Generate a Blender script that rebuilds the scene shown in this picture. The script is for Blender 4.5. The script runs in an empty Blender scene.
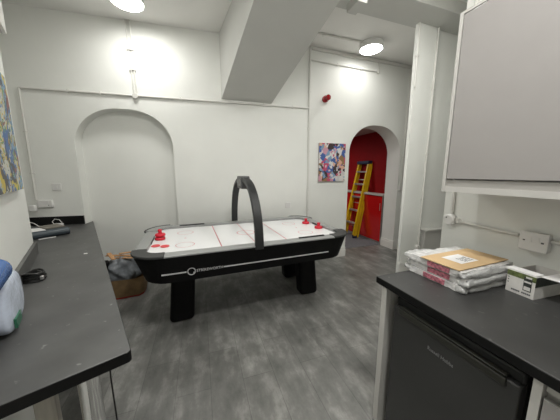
import bpy, bmesh, math, random
from mathutils import Matrix, Vector, noise
random.seed(7)
PI = math.pi
scene = bpy.context.scene
COL = scene.collection
rad = math.radians

# ------------------------------------------------------------------ materials
def mat(name, col, rough=0.5, metal=0.0, var=0.0, vscale=8.0, bump=0.0, bscale=60.0, spec=0.5, coat=0.0,
        emit=None, estr=0.0, trans=0.0, stretch=(1, 1, 1)):
    m = bpy.data.materials.new(name); m.use_nodes = True
    nt = m.node_tree; N = nt.nodes; L = nt.links
    p = N['Principled BSDF']
    p.inputs['Base Color'].default_value = (*col, 1)
    p.inputs['Roughness'].default_value = rough
    p.inputs['Metallic'].default_value = metal
    p.inputs['Specular IOR Level'].default_value = spec
    p.inputs['Coat Weight'].default_value = coat
    p.inputs['Transmission Weight'].default_value = trans
    if emit:
        p.inputs['Emission Color'].default_value = (*emit, 1)
        p.inputs['Emission Strength'].default_value = estr
    if var or bump:
        tc = N.new('ShaderNodeTexCoord'); mp = N.new('ShaderNodeMapping')
        mp.inputs['Scale'].default_value = stretch
        L.new(tc.outputs['Object'], mp.inputs['Vector'])
    if var:
        n = N.new('ShaderNodeTexNoise'); n.inputs['Scale'].default_value = vscale; n.inputs['Detail'].default_value = 5
        L.new(mp.outputs[0], n.inputs['Vector'])
        r = N.new('ShaderNodeValToRGB')
        r.color_ramp.elements[0].position = .3; r.color_ramp.elements[1].position = .7
        r.color_ramp.elements[0].color = (*[max(0, c*(1-var)) for c in col], 1)
        r.color_ramp.elements[1].color = (*[min(1, c*(1+var)) for c in col], 1)
        L.new(n.outputs['Fac'], r.inputs[0]); L.new(r.outputs[0], p.inputs['Base Color'])
    if bump:
        n2 = N.new('ShaderNodeTexNoise'); n2.inputs['Scale'].default_value = bscale; n2.inputs['Detail'].default_value = 4
        L.new(mp.outputs[0], n2.inputs['Vector'])
        b = N.new('ShaderNodeBump'); b.inputs['Strength'].default_value = bump; b.inputs['Distance'].default_value = .01
        L.new(n2.outputs['Fac'], b.inputs['Height']); L.new(b.outputs[0], p.inputs['Normal'])
    return m

WALL = mat('white_wall_paint', (.84, .845, .805), .6, var=.02, vscale=2.5, bump=.12, bscale=14)
CEIL = mat('ceiling_paint', (.86, .85, .82), .7, var=.02, vscale=3)
SOFF = mat('shaded_soffit_paint', (.60, .60, .57), .7, var=.02, vscale=3)  # white paint toned down; shade on soffit and beams put into the colour
TRIM = mat('white_gloss_trim', (.80, .79, .75), .35)
CONDUIT = mat('white_plastic_conduit', (.72, .71, .67), .4)
PLATE = mat('white_switch_plastic', (.78, .77, .75), .3)
MARK = mat('dark_slot', (.03, .03, .03), .5)
RED_WALL = mat('deep_red_paint', (.24, .004, .006), .7, var=.05, spec=.15)
RED_GLOSS = mat('red_gloss_door', (.52, .012, .012), .12, coat=.6)
RED_CEIL = mat('pinkish_ceiling', (.50, .36, .32), .7)
GREY_CARPET = mat('dark_grey_carpet', (.15, .155, .165), .9, var=.2, vscale=40)
STEEL = mat('brushed_steel', (.62, .61, .59), .35, .9)
CHROME = mat('chrome', (.85, .85, .85), .08, 1.0)
BLACKPL = mat('black_plastic', (.004, .004, .0042), .5, spec=.18)
BLACKCAP = mat('black_corner_plastic', (.036, .037, .036), .5)
BLACKGLOSS = mat('black_gloss', (.012, .012, .013), .25)
GREYRAIL = mat('silver_grey_rail', (.33, .335, .33), .38, .25)
DARKGREY = mat('charcoal_arch_plastic', (.018, .019, .0195), .42)
MIDGREY = mat('grey_scorer_plastic', (.09, .09, .09), .45)
PLAYWHITE = mat('white_playfield', (.86, .86, .86), .25)
LINE_RED = mat('playfield_red_line', (.55, .06, .09), .4)
REDPL = mat('red_plastic', (.62, .008, .03), .35)
PUCK = mat('red_puck_plastic', (.72, .06, .07), .4)
SILVERSTRIP = mat('silver_strip', (.66, .66, .66), .35, .3)
DIFFUSER = mat('lit_diffuser', (.9, .9, .88), .4, emit=(1, .97, .90), estr=34)
LAMPBODY = mat('white_lamp_body', (.78, .78, .76), .4)
YELLOW = mat('yellow_fibreglass', (.80, .52, .012), .4, var=.08)
ALU = mat('aluminium', (.60, .59, .57), .35, .7)
BLUEPL = mat('navy_ladder_plastic', (.012, .02, .06), .45)
CABW = mat('grey_cabinet_door', (.375, .355, .345), .42, var=.015)
CABC = mat('pale_cabinet_carcass', (.60, .585, .555), .4)
FRIDGE = mat('dark_grey_fridge_steel', (.060, .060, .059), .42, .35, var=.1, vscale=3)
FRIDGE_DK = mat('fridge_black_edge', (.012, .012, .012), .5)
FRIDGE_OL = mat('fridge_handle_dark', (.030, .030, .024), .4)
LOGO = mat('silver_lettering', (.45, .45, .45), .4)
CARD = mat('brown_cardboard', (.56, .39, .21), .8, var=.06, vscale=10)
PAPER = mat('white_paper', (.80, .79, .78), .6)
INK = mat('printed_ink', (.12, .12, .13), .6)
WRAP = mat('clear_shrink_wrap', (.72, .71, .70), .16, var=.10, vscale=30, bump=1.0, bscale=45, coat=.4)
FILM = mat('loose_clear_film', (.80, .80, .79), .12, var=.08, vscale=30, bump=.8, bscale=60, trans=.45)
PINKINK = mat('pink_printed_band', (.46, .16, .20), .3, var=.6, vscale=70, bump=.5, bscale=60)
BOXW = mat('white_printed_carton', (.74, .72, .69), .5, var=.06, vscale=30)
BOXG = mat('green_printed_carton', (.12, .15, .05), .5, var=.5, vscale=60)
BOXDK = mat('dark_printed_carton', (.03, .035, .03), .45, var=.4, vscale=50)
KRAFT = mat('kraft_paper', (.22, .14, .065), .8, var=.2, vscale=12, bump=.4, bscale=20)
KRAFTRED = mat('red_paper_band', (.32, .02, .015), .7)
GREYPL = mat('grey_plastic_film', (.26, .28, .30), .25, var=.3, vscale=14, bump=.9, bscale=30)
WOOD = mat('offcut_wood', (.50, .27, .12), .6, var=.2, vscale=20, stretch=(1, 8, 8))
CABLE = mat('black_rubber', (.008, .008, .008), .3)
FOLDER = mat('dark_slate_folder', (.045, .060, .072), .38)
NOTE = mat('taupe_notebook', (.16, .145, .12), .6)
BLUECLEAR = mat('blue_bottle_plastic', (.05, .16, .46), .15, trans=.35)
PACK = mat('pale_blue_film_pack', (.60, .66, .78), .22, var=.14, vscale=14, bump=.5, bscale=25)
PACKGREEN = mat('green_print', (.03, .14, .08), .4)
POSTW = mat('pale_wood_post', (.50, .47, .41), .5, var=.1, vscale=14, stretch=(6, 6, .4))
ALARM = mat('alarm_red', (.36, .01, .016), .35)

def laminate(name, col, edge=False):
    m = mat(name, col, .42, spec=.5)
    nt = m.node_tree; N = nt.nodes; L = nt.links; p = N['Principled BSDF']
    tc = N.new('ShaderNodeTexCoord')
    n1 = N.new('ShaderNodeTexNoise'); n1.inputs['Scale'].default_value = 5; n1.inputs['Detail'].default_value = 8
    n2 = N.new('ShaderNodeTexNoise'); n2.inputs['Scale'].default_value = 26; n2.inputs['Detail'].default_value = 3
    L.new(tc.outputs['Object'], n1.inputs['Vector']); L.new(tc.outputs['Object'], n2.inputs['Vector'])
    r1 = N.new('ShaderNodeValToRGB'); e = r1.color_ramp.elements
    e[0].position = .3; e[0].color = (*[c*.8 for c in col], 1); e[1].position = .75; e[1].color = (*[c*1.25 for c in col], 1)
    r2 = N.new('ShaderNodeValToRGB'); e = r2.color_ramp.elements
    e[0].position = .66; e[0].color = (0, 0, 0, 1); e[1].position = .74; e[1].color = (1, 1, 1, 1)
    mx = N.new('ShaderNodeMixRGB'); mx.inputs[2].default_value = (*[min(1, c*2.3+.03) for c in col], 1)
    L.new(n1.outputs['Fac'], r1.inputs[0]); L.new(n2.outputs['Fac'], r2.inputs[0])
    L.new(r2.outputs[0], mx.inputs[0]); L.new(r1.outputs[0], mx.inputs[1]); L.new(mx.outputs[0], p.inputs['Base Color'])
    return m
LAM_L = laminate('dark_grey_laminate', (.078, .078, .076))
LAM_R = laminate('black_grey_laminate', (.042, .042, .041))
LAM_EDGE = mat('black_laminate_edge', (.005, .005, .005), .5, spec=.25)

def floor_material():
    m = mat('grey_vinyl_planks', (.2, .2, .19), .42)
    nt = m.node_tree; N = nt.nodes; L = nt.links; p = N['Principled BSDF']
    tc = N.new('ShaderNodeTexCoord'); mp = N.new('ShaderNodeMapping')
    mp.inputs['Rotation'].default_value = (0, 0, rad(-109))
    L.new(tc.outputs['Object'], mp.inputs['Vector'])
    br = N.new('ShaderNodeTexBrick')
    br.inputs['Scale'].default_value = 1.0; br.inputs['Brick Width'].default_value = .92; br.inputs['Row Height'].default_value = .23
    br.inputs['Mortar Size'].default_value = .0016; br.offset = .37
    br.inputs['Color1'].default_value = (.88, .88, .88, 1); br.inputs['Color2'].default_value = (1.12, 1.12, 1.12, 1)
    br.inputs['Mortar'].default_value = (.55, .55, .55, 1)
    L.new(mp.outputs[0], br.inputs['Vector'])
    ms = N.new('ShaderNodeMapping'); ms.inputs['Scale'].default_value = (1.0, 2.8, 1)
    L.new(mp.outputs[0], ms.inputs['Vector'])
    n1 = N.new('ShaderNodeTexNoise'); n1.inputs['Scale'].default_value = 3.0; n1.inputs['Detail'].default_value = 9; n1.inputs['Roughness'].default_value = .65
    L.new(ms.outputs[0], n1.inputs['Vector'])
    n2 = N.new('ShaderNodeTexNoise'); n2.inputs['Scale'].default_value = 3.4; n2.inputs['Detail'].default_value = 10; n2.inputs['Roughness'].default_value = .7
    L.new(mp.outputs[0], n2.inputs['Vector'])
    mx = N.new('ShaderNodeMixRGB'); mx.inputs[0].default_value = .5
    L.new(n1.outputs['Fac'], mx.inputs[1]); L.new(n2.outputs['Fac'], mx.inputs[2])
    r = N.new('ShaderNodeValToRGB'); e = r.color_ramp.elements
    e[0].position = .36; e[0].color = (.105, .106, .098, 1)
    e[1].position = .64; e[1].color = (.345, .34, .317, 1)
    e.new(.51).color = (.185, .184, .172, 1)
    L.new(mx.outputs[0], r.inputs[0])
    mu = N.new('ShaderNodeMixRGB'); mu.blend_type = 'MULTIPLY'; mu.inputs[0].default_value = 1
    L.new(r.outputs[0], mu.inputs[1]); L.new(br.outputs['Color'], mu.inputs[2])
    L.new(mu.outputs[0], p.inputs['Base Color'])
    b = N.new('ShaderNodeBump'); b.inputs['Strength'].default_value = .15; b.inputs['Distance'].default_value = .004
    L.new(n1.outputs['Fac'], b.inputs['Height']); L.new(b.outputs[0], p.inputs['Normal'])
    return m
FLOOR = floor_material()

def art_material(name, palette, scale, dots=None, warp=.35, seed=0.0):
    """abstract collage of hard-edged colour patches"""
    m = mat(name, (.5, .5, .5), .45)
    nt = m.node_tree; N = nt.nodes; L = nt.links; p = N['Principled BSDF']
    tc = N.new('ShaderNodeTexCoord'); mp = N.new('ShaderNodeMapping'); mp.inputs['Location'].default_value = (seed, seed*.7, seed*1.3)
    L.new(tc.outputs['Object'], mp.inputs['Vector'])
    nz = N.new('ShaderNodeTexNoise'); nz.inputs['Scale'].default_value = scale*.5; nz.inputs['Detail'].default_value = 4
    L.new(mp.outputs[0], nz.inputs['Vector'])
    vm = N.new('ShaderNodeMixRGB'); vm.blend_type = 'ADD'; vm.inputs[0].default_value = warp
    L.new(mp.outputs[0], vm.inputs[1]); L.new(nz.outputs['Color'], vm.inputs[2])
    v = N.new('ShaderNodeTexVoronoi'); v.inputs['Scale'].default_value = scale
    L.new(vm.outputs[0], v.inputs['Vector'])
    sp = N.new('ShaderNodeSeparateColor'); L.new(v.outputs['Color'], sp.inputs[0])
    r = N.new('ShaderNodeValToRGB'); r.color_ramp.interpolation = 'CONSTANT'; e = r.color_ramp.elements
    n = len(palette)
    e[0].position = 0; e[0].color = (*palette[0], 1); e[1].position = 1/n; e[1].color = (*palette[1], 1)
    for i in range(2, n): e.new(i/n).color = (*palette[i], 1)
    L.new(sp.outputs[0], r.inputs[0])
    v2 = N.new('ShaderNodeTexVoronoi'); v2.inputs['Scale'].default_value = scale*2.7
    L.new(vm.outputs[0], v2.inputs['Vector'])
    s2 = N.new('ShaderNodeSeparateColor'); L.new(v2.outputs['Color'], s2.inputs[0])
    r2 = N.new('ShaderNodeValToRGB'); r2.color_ramp.interpolation = 'CONSTANT'; e = r2.color_ramp.elements
    e[0].position = 0; e[0].color = (*palette[-1], 1); e[1].position = 1/n; e[1].color = (*palette[-2], 1)
    for i in range(2, n): e.new(i/n).color = (*palette[n-1-i], 1)
    L.new(s2.outputs[1], r2.inputs[0])
    gt = N.new('ShaderNodeMath'); gt.operation = 'GREATER_THAN'; gt.inputs[1].default_value = .62
    L.new(s2.outputs[2], gt.inputs[0])
    mx = N.new('ShaderNodeMixRGB'); L.new(gt.outputs[0], mx.inputs[0]); L.new(r.outputs[0], mx.inputs[1]); L.new(r2.outputs[0], mx.inputs[2])
    L.new(mx.outputs[0], p.inputs['Base Color'])
    return m
ART_L = art_material('abstract_painting', [(.55, .42, .04), (.04, .13, .34), (.55, .55, .50), (.62, .5, .06), (.10, .25, .12), (.25, .06, .05), (.18, .33, .5), (.05, .05, .06)], 8, seed=3.1, warp=.9)
ART_R = art_material('pop_collage', [(.62, .60, .60), (.55, .08, .16), (.06, .12, .36), (.70, .42, .30), (.05, .03, .03), (.60, .32, .40), (.30, .18, .08), (.70, .68, .66), (.22, .35, .50)], 9, seed=1.7, warp=.12)

# ------------------------------------------------------------------ mesh builder
class MB:
    def __init__(self): self.v = []; self.f = []; self.m = []
    def add(self, verts, faces, mi=0, M=None):
        o = len(self.v)
        self.v += [tuple((M @ Vector(p)) if M else p) for p in verts]
        self.f += [tuple(i+o for i in f) for f in faces]; self.m += [mi]*len(faces)
        return self
    def box(self, a, b, mi=0, M=None):
        (x0, y0, z0), (x1, y1, z1) = a, b
        x0, x1 = min(x0, x1), max(x0, x1); y0, y1 = min(y0, y1), max(y0, y1); z0, z1 = min(z0, z1), max(z0, z1)
        vs = [(x0,y0,z0),(x1,y0,z0),(x1,y1,z0),(x0,y1,z0),(x0,y0,z1),(x1,y0,z1),(x1,y1,z1),(x0,y1,z1)]
        return self.hexa(vs, mi, M)
    def hexa(self, vs, mi=0, M=None):
        return self.add(vs, [(0,3,2,1),(4,5,6,7),(0,1,5,4),(1,2,6,5),(2,3,7,6),(3,0,4,7)], mi, M)
    def prism(self, poly, z0, z1, mi=0, M=None, top=None, mtop=None):
        """poly counter-clockwise; top = optional other outline at z1"""
        n = len(poly); tp = top or poly
        vs = [(x, y, z0) for x, y in poly] + [(x, y, z1) for x, y in tp]
        self.add(vs, [tuple(range(n-1, -1, -1))] + [(i, (i+1) % n, n+(i+1) % n, n+i) for i in range(n)], mi, M)
        self.f.append(tuple(len(self.v)-n+i for i in range(n))); self.m.append(mi if mtop is None else mtop)
        return self
    def lathe(self, prof, seg=24, mi=0, M=None, cap=True):
        vs = []; fs = []; k = len(prof)
        for i in range(seg):
            a = 2*PI*i/seg
            vs += [(r*math.cos(a), r*math.sin(a), z) for r, z in prof]
        for i in range(seg):
            j = (i+1) % seg
            fs += [(i*k+q, j*k+q, j*k+q+1, i*k+q+1) for q in range(k-1)]
        if cap:
            fs.append(tuple(i*k for i in range(seg-1, -1, -1))); fs.append(tuple(i*k+k-1 for i in range(seg)))
        return self.add(vs, fs, mi, M)
    def tube(self, pts, r, seg=10, mi=0, M=None, closed=False):
        pts = [Vector(p) for p in pts]; vs = []; fs = []; n = len(pts); prev = None
        for i, p in enumerate(pts):
            if closed: d = pts[(i+1) % n]-pts[i-1]
            else: d = pts[min(i+1, n-1)]-pts[max(i-1, 0)]
            d.normalize()
            ref = prev if prev is not None else (Vector((0,0,1)) if abs(d.z) < .9 else Vector((1,0,0)))
            u = (ref-d*ref.dot(d)).normalized(); w = d.cross(u); prev = u
            vs += [tuple(p+(u*math.cos(2*PI*k/seg)+w*math.sin(2*PI*k/seg))*r) for k in range(seg)]
        for i in range(n if closed else n-1):
            j = (i+1) % n
            fs += [(i*seg+k, i*seg+(k+1) % seg, j*seg+(k+1) % seg, j*seg+k) for k in range(seg)]
        if not closed: fs += [tuple(range(seg-1, -1, -1)), tuple((n-1)*seg+k for k in range(seg))]
        return self.add(vs, fs, mi, M)
    def strip(self, outline_a, outline_b, y0, y1, mi=0, M=None):
        """ribbon between two polylines (x,z), thick along y"""
        n = len(outline_a); vs = []; fs = []
        for (ax, az), (bx, bz) in zip(outline_a, outline_b):
            vs += [(ax, y0, az), (bx, y0, bz), (bx, y1, bz), (ax, y1, az)]
        for i in range(n-1):
            o = 4*i
            for k in range(4): fs.append((o+k, o+(k+1) % 4, o+4+(k+1) % 4, o+4+k))
        fs += [(3, 2, 1, 0), tuple(4*(n-1)+k for k in range(4))]
        return self.add(vs, fs, mi, M)
    def ring(self, c, ro, ri, z, mi=0, seg=32):
        vs = []
        for i in range(seg):
            a = 2*PI*i/seg
            vs += [(c[0]+ro*math.cos(a), c[1]+ro*math.sin(a), z), (c[0]+ri*math.cos(a), c[1]+ri*math.sin(a), z)]
        return self.add(vs, [(2*i, 2*((i+1) % seg), 2*((i+1) % seg)+1, 2*i+1) for i in range(seg)], mi)
    def build(self, name, mats, parent=None, loc=(0,0,0), rotz=0, bevel=0, bseg=2, fix=True, subdiv=0):
        me = bpy.data.meshes.new(name); me.from_pydata(self.v, [], self.f)
        mats = mats if isinstance(mats, (list, tuple)) else [mats]
        for mm in mats: me.materials.append(mm)
        me.polygons.foreach_set('material_index', self.m)
        if fix:
            bm = bmesh.new(); bm.from_mesh(me); bmesh.ops.recalc_face_normals(bm, faces=bm.faces); bm.to_mesh(me); bm.free()
        me.polygons.foreach_set('use_smooth', [True]*len(me.polygons))
        me.set_sharp_from_angle(angle=rad(32))
        o = bpy.data.objects.new(name, me); COL.objects.link(o)
        o.location = loc; o.rotation_euler = (0, 0, rotz)
        if parent: o.parent = parent
        if bevel:
            b = o.modifiers.new('bevel', 'BEVEL'); b.width = bevel; b.segments = bseg; b.limit_method = 'ANGLE'; b.angle_limit = rad(40)
        if subdiv:
            s = o.modifiers.new('sub', 'SUBSURF'); s.levels = subdiv; s.render_levels = subdiv
        return o
def BX(a, b): return MB().box(a, b)

def thing(name, label, cat, loc=(0,0,0), rotz=0, group=None):
    o = bpy.data.objects.new(name, None); COL.objects.link(o)
    o.empty_display_size = .1
    o.location = loc; o.rotation_euler = (0, 0, rotz)
    return tag(o, label, cat, group)
def tag(o, label, cat, group=None):
    o['label'] = label; o['category'] = cat
    if group: o['group'] = group
    return o
def struct(o, label=None, cat=None):
    o['kind'] = 'structure'
    if label: o['label'] = label
    if cat: o['category'] = cat
    return o
def text_mesh(txt, size, name, m, parent, M, extrude=.0008, spacing=1.0, width=None):
    cu = bpy.data.curves.new(name, 'FONT'); cu.body = txt; cu.size = size; cu.extrude = extrude; cu.space_character = spacing
    cu.align_x = 'LEFT'; cu.align_y = 'CENTER'
    t = bpy.data.objects.new('tmp', cu); COL.objects.link(t)
    bpy.context.view_layer.update()
    me = bpy.data.meshes.new_from_object(t.evaluated_get(bpy.context.evaluated_depsgraph_get()))
    bpy.data.objects.remove(t); bpy.data.curves.remove(cu)
    if width:
        w = max(v.co.x for v in me.vertices); me.transform(Matrix.Diagonal((width/w, 1, 1, 1)))
    me.transform(M); me.materials.clear(); me.materials.append(m); me.name = name
    o = bpy.data.objects.new(name, me); COL.objects.link(o); o.parent = parent
    return o

# ------------------------------------------------------------------ frames of the place (metres; z up, floor at 0)
C = Vector((.478, 3.843, 0)); A_BACK = rad(14.1); A_ARCH = rad(19.0)     # corner between back wall and arch wall
OL = Vector((-2.05, 1.85, 0)); A_LEFT = rad(40.5)                         # left wall: x into the room, y away
K = Vector((.561, 1.222, 0)); A_RIGHT = rad(19.6)                         # right counter corner: x to the wall, y away
J = Vector((2.14, 4.753, 0)); A_RED = rad(19.3)
def W(o, ang, x, y, z=0): return o + Matrix.Rotation(ang, 3, 'Z') @ Vector((x, y, z))
def local(o, ang, p): return Matrix.Rotation(-ang, 3, 'Z') @ (Vector(p)-o)
CEILZ = 3.40

# ------------------------------------------------------------------ room shell
struct(BX((-6, -3, -.1), (5, 9, 0)).build('floor', FLOOR))
struct(BX((-6, -3, CEILZ), (5, 5.2, CEILZ+.12)).build('ceiling', CEIL))

def arch_outline(x0, x1, pts, xa, xb, ztop):
    """wall elevation (x,z) with an arched opening down to the floor"""
    return [(x0, 0), (pts[0][0], 0)] + pts + [(pts[-1][0], 0), (x1, 0), (x1, ztop), (x0, ztop)]
def wall_prism(poly, y0, y1):
    return MB().prism(poly, 0, 1, M=Matrix(((1,0,0,0),(0,0,y1-y0,y0),(0,1,0,0),(0,0,0,1))))
def basket(xl, xr, zs, zt, rx, n=14):
    """basket-handle arch: straight jambs, rounded shoulders, flatter crown"""
    pts = [(xl, zs)]
    for i in range(1, n):
        a = PI - (PI/2)*i/n
        pts.append((xl+rx+rx*math.cos(a), zs+(zt-zs)*math.sin(a)))
    pts.append((xl+rx, zt))
    pts.append((xr-rx, zt))
    for i in range(1, n):
        a = PI/2 - (PI/2)*i/n
        pts.append((xr-rx+rx*math.cos(a), zs+(zt-zs)*math.sin(a)))
    pts.append((xr, zs))
    return pts
NICHE = .16
niche = basket(-3.205, -2.04, 1.86, 2.335, .52)
struct(wall_prism(arch_outline(-4.6, 0.0, niche, 0, 0, CEILZ), 0, NICHE).build('wall_back', WALL, loc=C, rotz=A_BACK))
struct(BX((-4.6, NICHE, 0), (0.1, NICHE+.2, CEILZ)).build('wall_niche', WALL, loc=C, rotz=A_BACK))
THK = .315
door = basket(.755, 1.876, 1.86, 2.335, .52)
struct(wall_prism(arch_outline(0.0, 3.2, door, 0, 0, CEILZ), 0, THK).build('wall_arch', WALL, loc=C, rotz=A_ARCH))
# left chimney-breast wall, recess and hidden enclosure
struct(BX((-.7, -2.3, 0), (0, .04, CEILZ)).build('wall_left', WALL, loc=OL, rotz=A_LEFT))
struct(BX((-.85, -.3, 0), (-.7, 2.1, CEILZ)).build('wall_recess', WALL, loc=OL, rotz=A_LEFT))
struct(BX((-1.3, -2.6, 0), (-1.1, -.2, CEILZ)).build('wall_rear_left', WALL))
struct(BX((-1.3, -2.8, 0), (4.2, -2.6, CEILZ)).build('wall_rear', WALL))
struct(BX((.75, -4.4, 0), (3.0, .207, CEILZ)).build('wall_right', WALL, loc=K, rotz=A_RIGHT))
struct(BX((3.0, -2.8, 0), (3.2, 0, CEILZ)).build('wall_far_right', WALL, loc=C, rotz=A_ARCH))
# partition with lintel right of the arch
PX, PY = .855, -1.124
struct(BX((PX, PY, 0), (PX+.318, PY+.045, 3.27)).build('wall_pier', WALL, loc=C, rotz=A_ARCH))
struct(BX((PX+.318, PY+.035, 0), (3.0, PY+.1, 3.27)).build('wall_partition', WALL, loc=C, rotz=A_ARCH))
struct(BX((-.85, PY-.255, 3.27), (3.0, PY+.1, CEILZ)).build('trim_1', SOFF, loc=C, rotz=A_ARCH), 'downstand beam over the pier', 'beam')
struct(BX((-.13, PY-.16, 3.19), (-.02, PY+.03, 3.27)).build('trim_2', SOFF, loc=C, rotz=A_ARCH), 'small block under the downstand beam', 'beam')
# sloping boxed soffit rising from the back wall to the ceiling
D = Vector((.476, -.956, .357))/.956
BL, BR = Vector((-.837, 3.513, 2.545)), Vector((-.128, 3.691, 2.537))
a0, b0 = BL-D*.06, BR-D*.06
te = (CEILZ-BL.z)/D.z
a1, b1 = BL+D*te, BR+D*((CEILZ-BR.z)/D.z)
top = lambda p: (p.x, p.y, CEILZ)
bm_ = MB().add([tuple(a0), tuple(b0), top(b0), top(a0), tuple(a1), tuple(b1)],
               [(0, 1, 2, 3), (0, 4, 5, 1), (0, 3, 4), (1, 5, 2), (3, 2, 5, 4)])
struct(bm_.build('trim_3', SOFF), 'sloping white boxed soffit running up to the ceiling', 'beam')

# skirtings
def skirt(poly_x0, x1, y, name, loc, ang, h=.165, t=.022):
    b = MB()
    b.box((poly_x0, y-t, 0), (x1, y, h*.78)); b.box((poly_x0, y-t*.6, h*.78), (x1, y, h))
    return struct(b.build(name, TRIM, loc=loc, rotz=ang, bevel=.003))
skirt(0.0, .755, 0, 'baseboard_arch_left', C, A_ARCH)
b = MB(); b.box((1.876-.022, -.022, 0), (1.876, THK, .13)); b.box((1.876-.014, -.014, .13), (1.876, THK, .165))
b.box((1.876, -.022, 0), (3.0, 0, .13)); b.box((1.876, -.014, .13), (3.0, 0, .165))
struct(b.build('baseboard_arch_right', TRIM, loc=C, rotz=A_ARCH))
b = MB().prism([(PX-.012, 0), (PX+.34, 0), (PX+.34, .10), (PX+.02, .285), (PX-.012, .285)], 0, 1,
               M=Matrix(((1,0,0,0),(0,0,.022,PY-.022),(0,1,0,0),(0,0,0,1))))
struct(b.build('baseboard_pier', TRIM, loc=C, rotz=A_ARCH, bevel=.004))
# low boxed ledge against the partition
b = MB(); b.box((PX+.40, PY-.03, 0), (2.3, PY+.035, .69)); b.box((PX+.39, PY-.05, .69), (2.3, PY+.035, .715))
struct(b.build('trim_4', [CABC], loc=C, rotz=A_ARCH, bevel=.003), 'low white boxed ledge against the partition', 'ledge')

# ------------------------------------------------------------------ red room beyond the arch
RX = .17
struct(BX((-2.4, 0.02, 0.0), (.6, 4.2, .004)).build('floor_red_room', GREY_CARPET, loc=W(J, A_RED, 0, 0), rotz=A_RED))
struct(BX((RX, 0.0, 0), (RX+.1, 4.2, 2.42)).build('wall_red_right', RED_WALL, loc=J, rotz=A_RED))
struct(BX((-2.4, 4.1, 0), (RX, 4.2, 2.42)).build('wall_red_end', RED_WALL, loc=J, rotz=A_RED))
struct(BX((-2.4, 0, 0), (-2.3, 4.1, 2.42)).build('wall_red_left', RED_WALL, loc=J, rotz=A_RED))
struct(BX((-2.4, 0.0, 2.405), (RX+.1, 4.2, 2.5)).build('ceiling_red_room', RED_CEIL, loc=J, rotz=A_RED))
cab = thing('base_cabinet', 'red gloss base cabinet seen through the arch behind the ladder', 'cabinet', W(J, A_RED, 0, .02), A_RED)
BX((.02, .02, .0), (RX-.002, 1.96, 1.03)).build('carcass', RED_WALL, cab)
BX((.0, .0, .0), (RX-.002, .018, 1.03)).build('end_panel', STEEL, cab)
BX((.004, .02, .0), (.02, 1.96, .045)).build('plinth', STEEL, cab)
for i in range(3):
    d_ = BX((.0, .022+i*.645, .05), (.02, .022+i*.645+.64, 1.02)).build('door', RED_GLOSS, cab, bevel=.003)
    MB().tube([(-.012, .06+i*.645, .72), (-.012, .06+i*.645, .88)], .005, 8).build('handle', STEEL, d_)
tag(BX((-.02, .0, 1.032), (RX-.002, 1.98, 1.07)).build('worktop', mat('pale_grey_worktop', (.55, .53, .50), .35), loc=W(J, A_RED, 0, .02), rotz=A_RED, bevel=.004),
    'pale grey worktop on the red gloss cabinet beyond the arch', 'worktop')

# stepladder, folded, leaning on the red wall
lad = thing('stepladder', 'yellow folded stepladder with navy feet leaning in the red room', 'ladder', W(J, A_RED, -.215, .80), A_RED)
LH, LX = 1.74, .345
def lx(z): return LX*z/LH
for s in (-1, 1):
    m_ = MB()
    y0, y1 = s*.175, s*.215
    for (ya, yb, xa, xb) in ((s*.214, s*.224, -.042, .042), (s*.168, s*.224, -.042, -.030), (s*.168, s*.224, .030, .042)):
        m_.hexa([(xa, ya, .06), (xb, ya, .06), (xb, yb, .06), (xa, yb, .06)] +
                [(xa+lx(LH), ya*.86, LH), (xb+lx(LH), ya*.86, LH), (xb+lx(LH), yb*.86, LH), (xa+lx(LH), yb*.86, LH)])
    r_ = m_.build('rail', YELLOW, lad)
    BX((-.045, s*.172, .0), (.06, s*.222, .085)).build('foot', BLUEPL, r_, bevel=.008)
for z in (.33, .63, .94, 1.24, 1.53):
    w = .205*(1-.13*z/LH)
    BX((lx(z)-.045, -w, z-.012), (lx(z)+.03, w, z+.022)).build('tread', ALU, lad, bevel=.004)
for s in (-1, 1):
    m_ = MB().hexa([(.075-.018, s*.20, .02), (.075+.018, s*.20, .02), (.075+.018, s*.23, .02), (.075-.018, s*.23, .02)] +
                   [(lx(LH)+.035, s*.178, LH), (lx(LH)+.065, s*.178, LH), (lx(LH)+.065, s*.206, LH), (lx(LH)+.035, s*.206, LH)])
    m_.build('rear_rail', YELLOW, lad)
for z in (.25, .80, 1.35):
    MB().tube([(lx(z)+.075*(1-z/LH)+.05*z/LH, -.19, z), (lx(z)+.075*(1-z/LH)+.05*z/LH, .19, z)], .012, 8).build('rear_bar', ALU, lad)
for s in (-1, 1):
    MB().tube([(lx(.95), s*.20, 1.0), (lx(1.15)+.06, s*.20, 1.12)], .008, 6).build('spreader', ALU, lad)
BX((lx(LH)-.07, -.205, LH-.03), (lx(LH)+.08, .205, LH+.045)).build('top_cap', BLUEPL, lad, bevel=.015)

# ------------------------------------------------------------------ lights
def lamp_mat(e):
    return mat('lit_diffuser', (.9, .9, .88), .4, emit=(1, .99, .955), estr=e)
def ceiling_light(label, x, y, e, z=CEILZ):
    t = thing('ceiling_light', label, 'ceiling light', (x, y, z))
    MB().lathe([(.150, 0), (.165, -.012), (.168, -.085), (.160, -.092), (.154, -.086)], 40).build('housing', LAMPBODY, t)
    MB().lathe([(.001, -.108), (.07, -.106), (.12, -.099), (.147, -.0905), (.1538, -.0861)], 40, cap=False).build('diffuser', lamp_mat(e*1.18), t)
    return t
E_N, E_F, E_R1, E_R2, E_R3, E_RED = 44, 20, 130, 48, 68, 64
ceiling_light('round white ceiling light above the niche wall', -1.64, 2.79, E_N)
ceiling_light('round white ceiling light in front of the arch', 1.35, 3.76, E_F)
ceiling_light('added unseen ceiling light over the near end of the room', .5, .3, E_R1)  # out of view, added as fill for the near room
ceiling_light('added unseen ceiling light between the soffit and the pier', 1.15, 2.15, E_R3)  # added out of view to brighten the pier front
ceiling_light('added unseen ceiling light over the left worktop', -.75, .9, E_R2)  # no known lamp here; added to even out the walls
p_ = W(J, A_RED, -1.1, 1.6)
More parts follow.
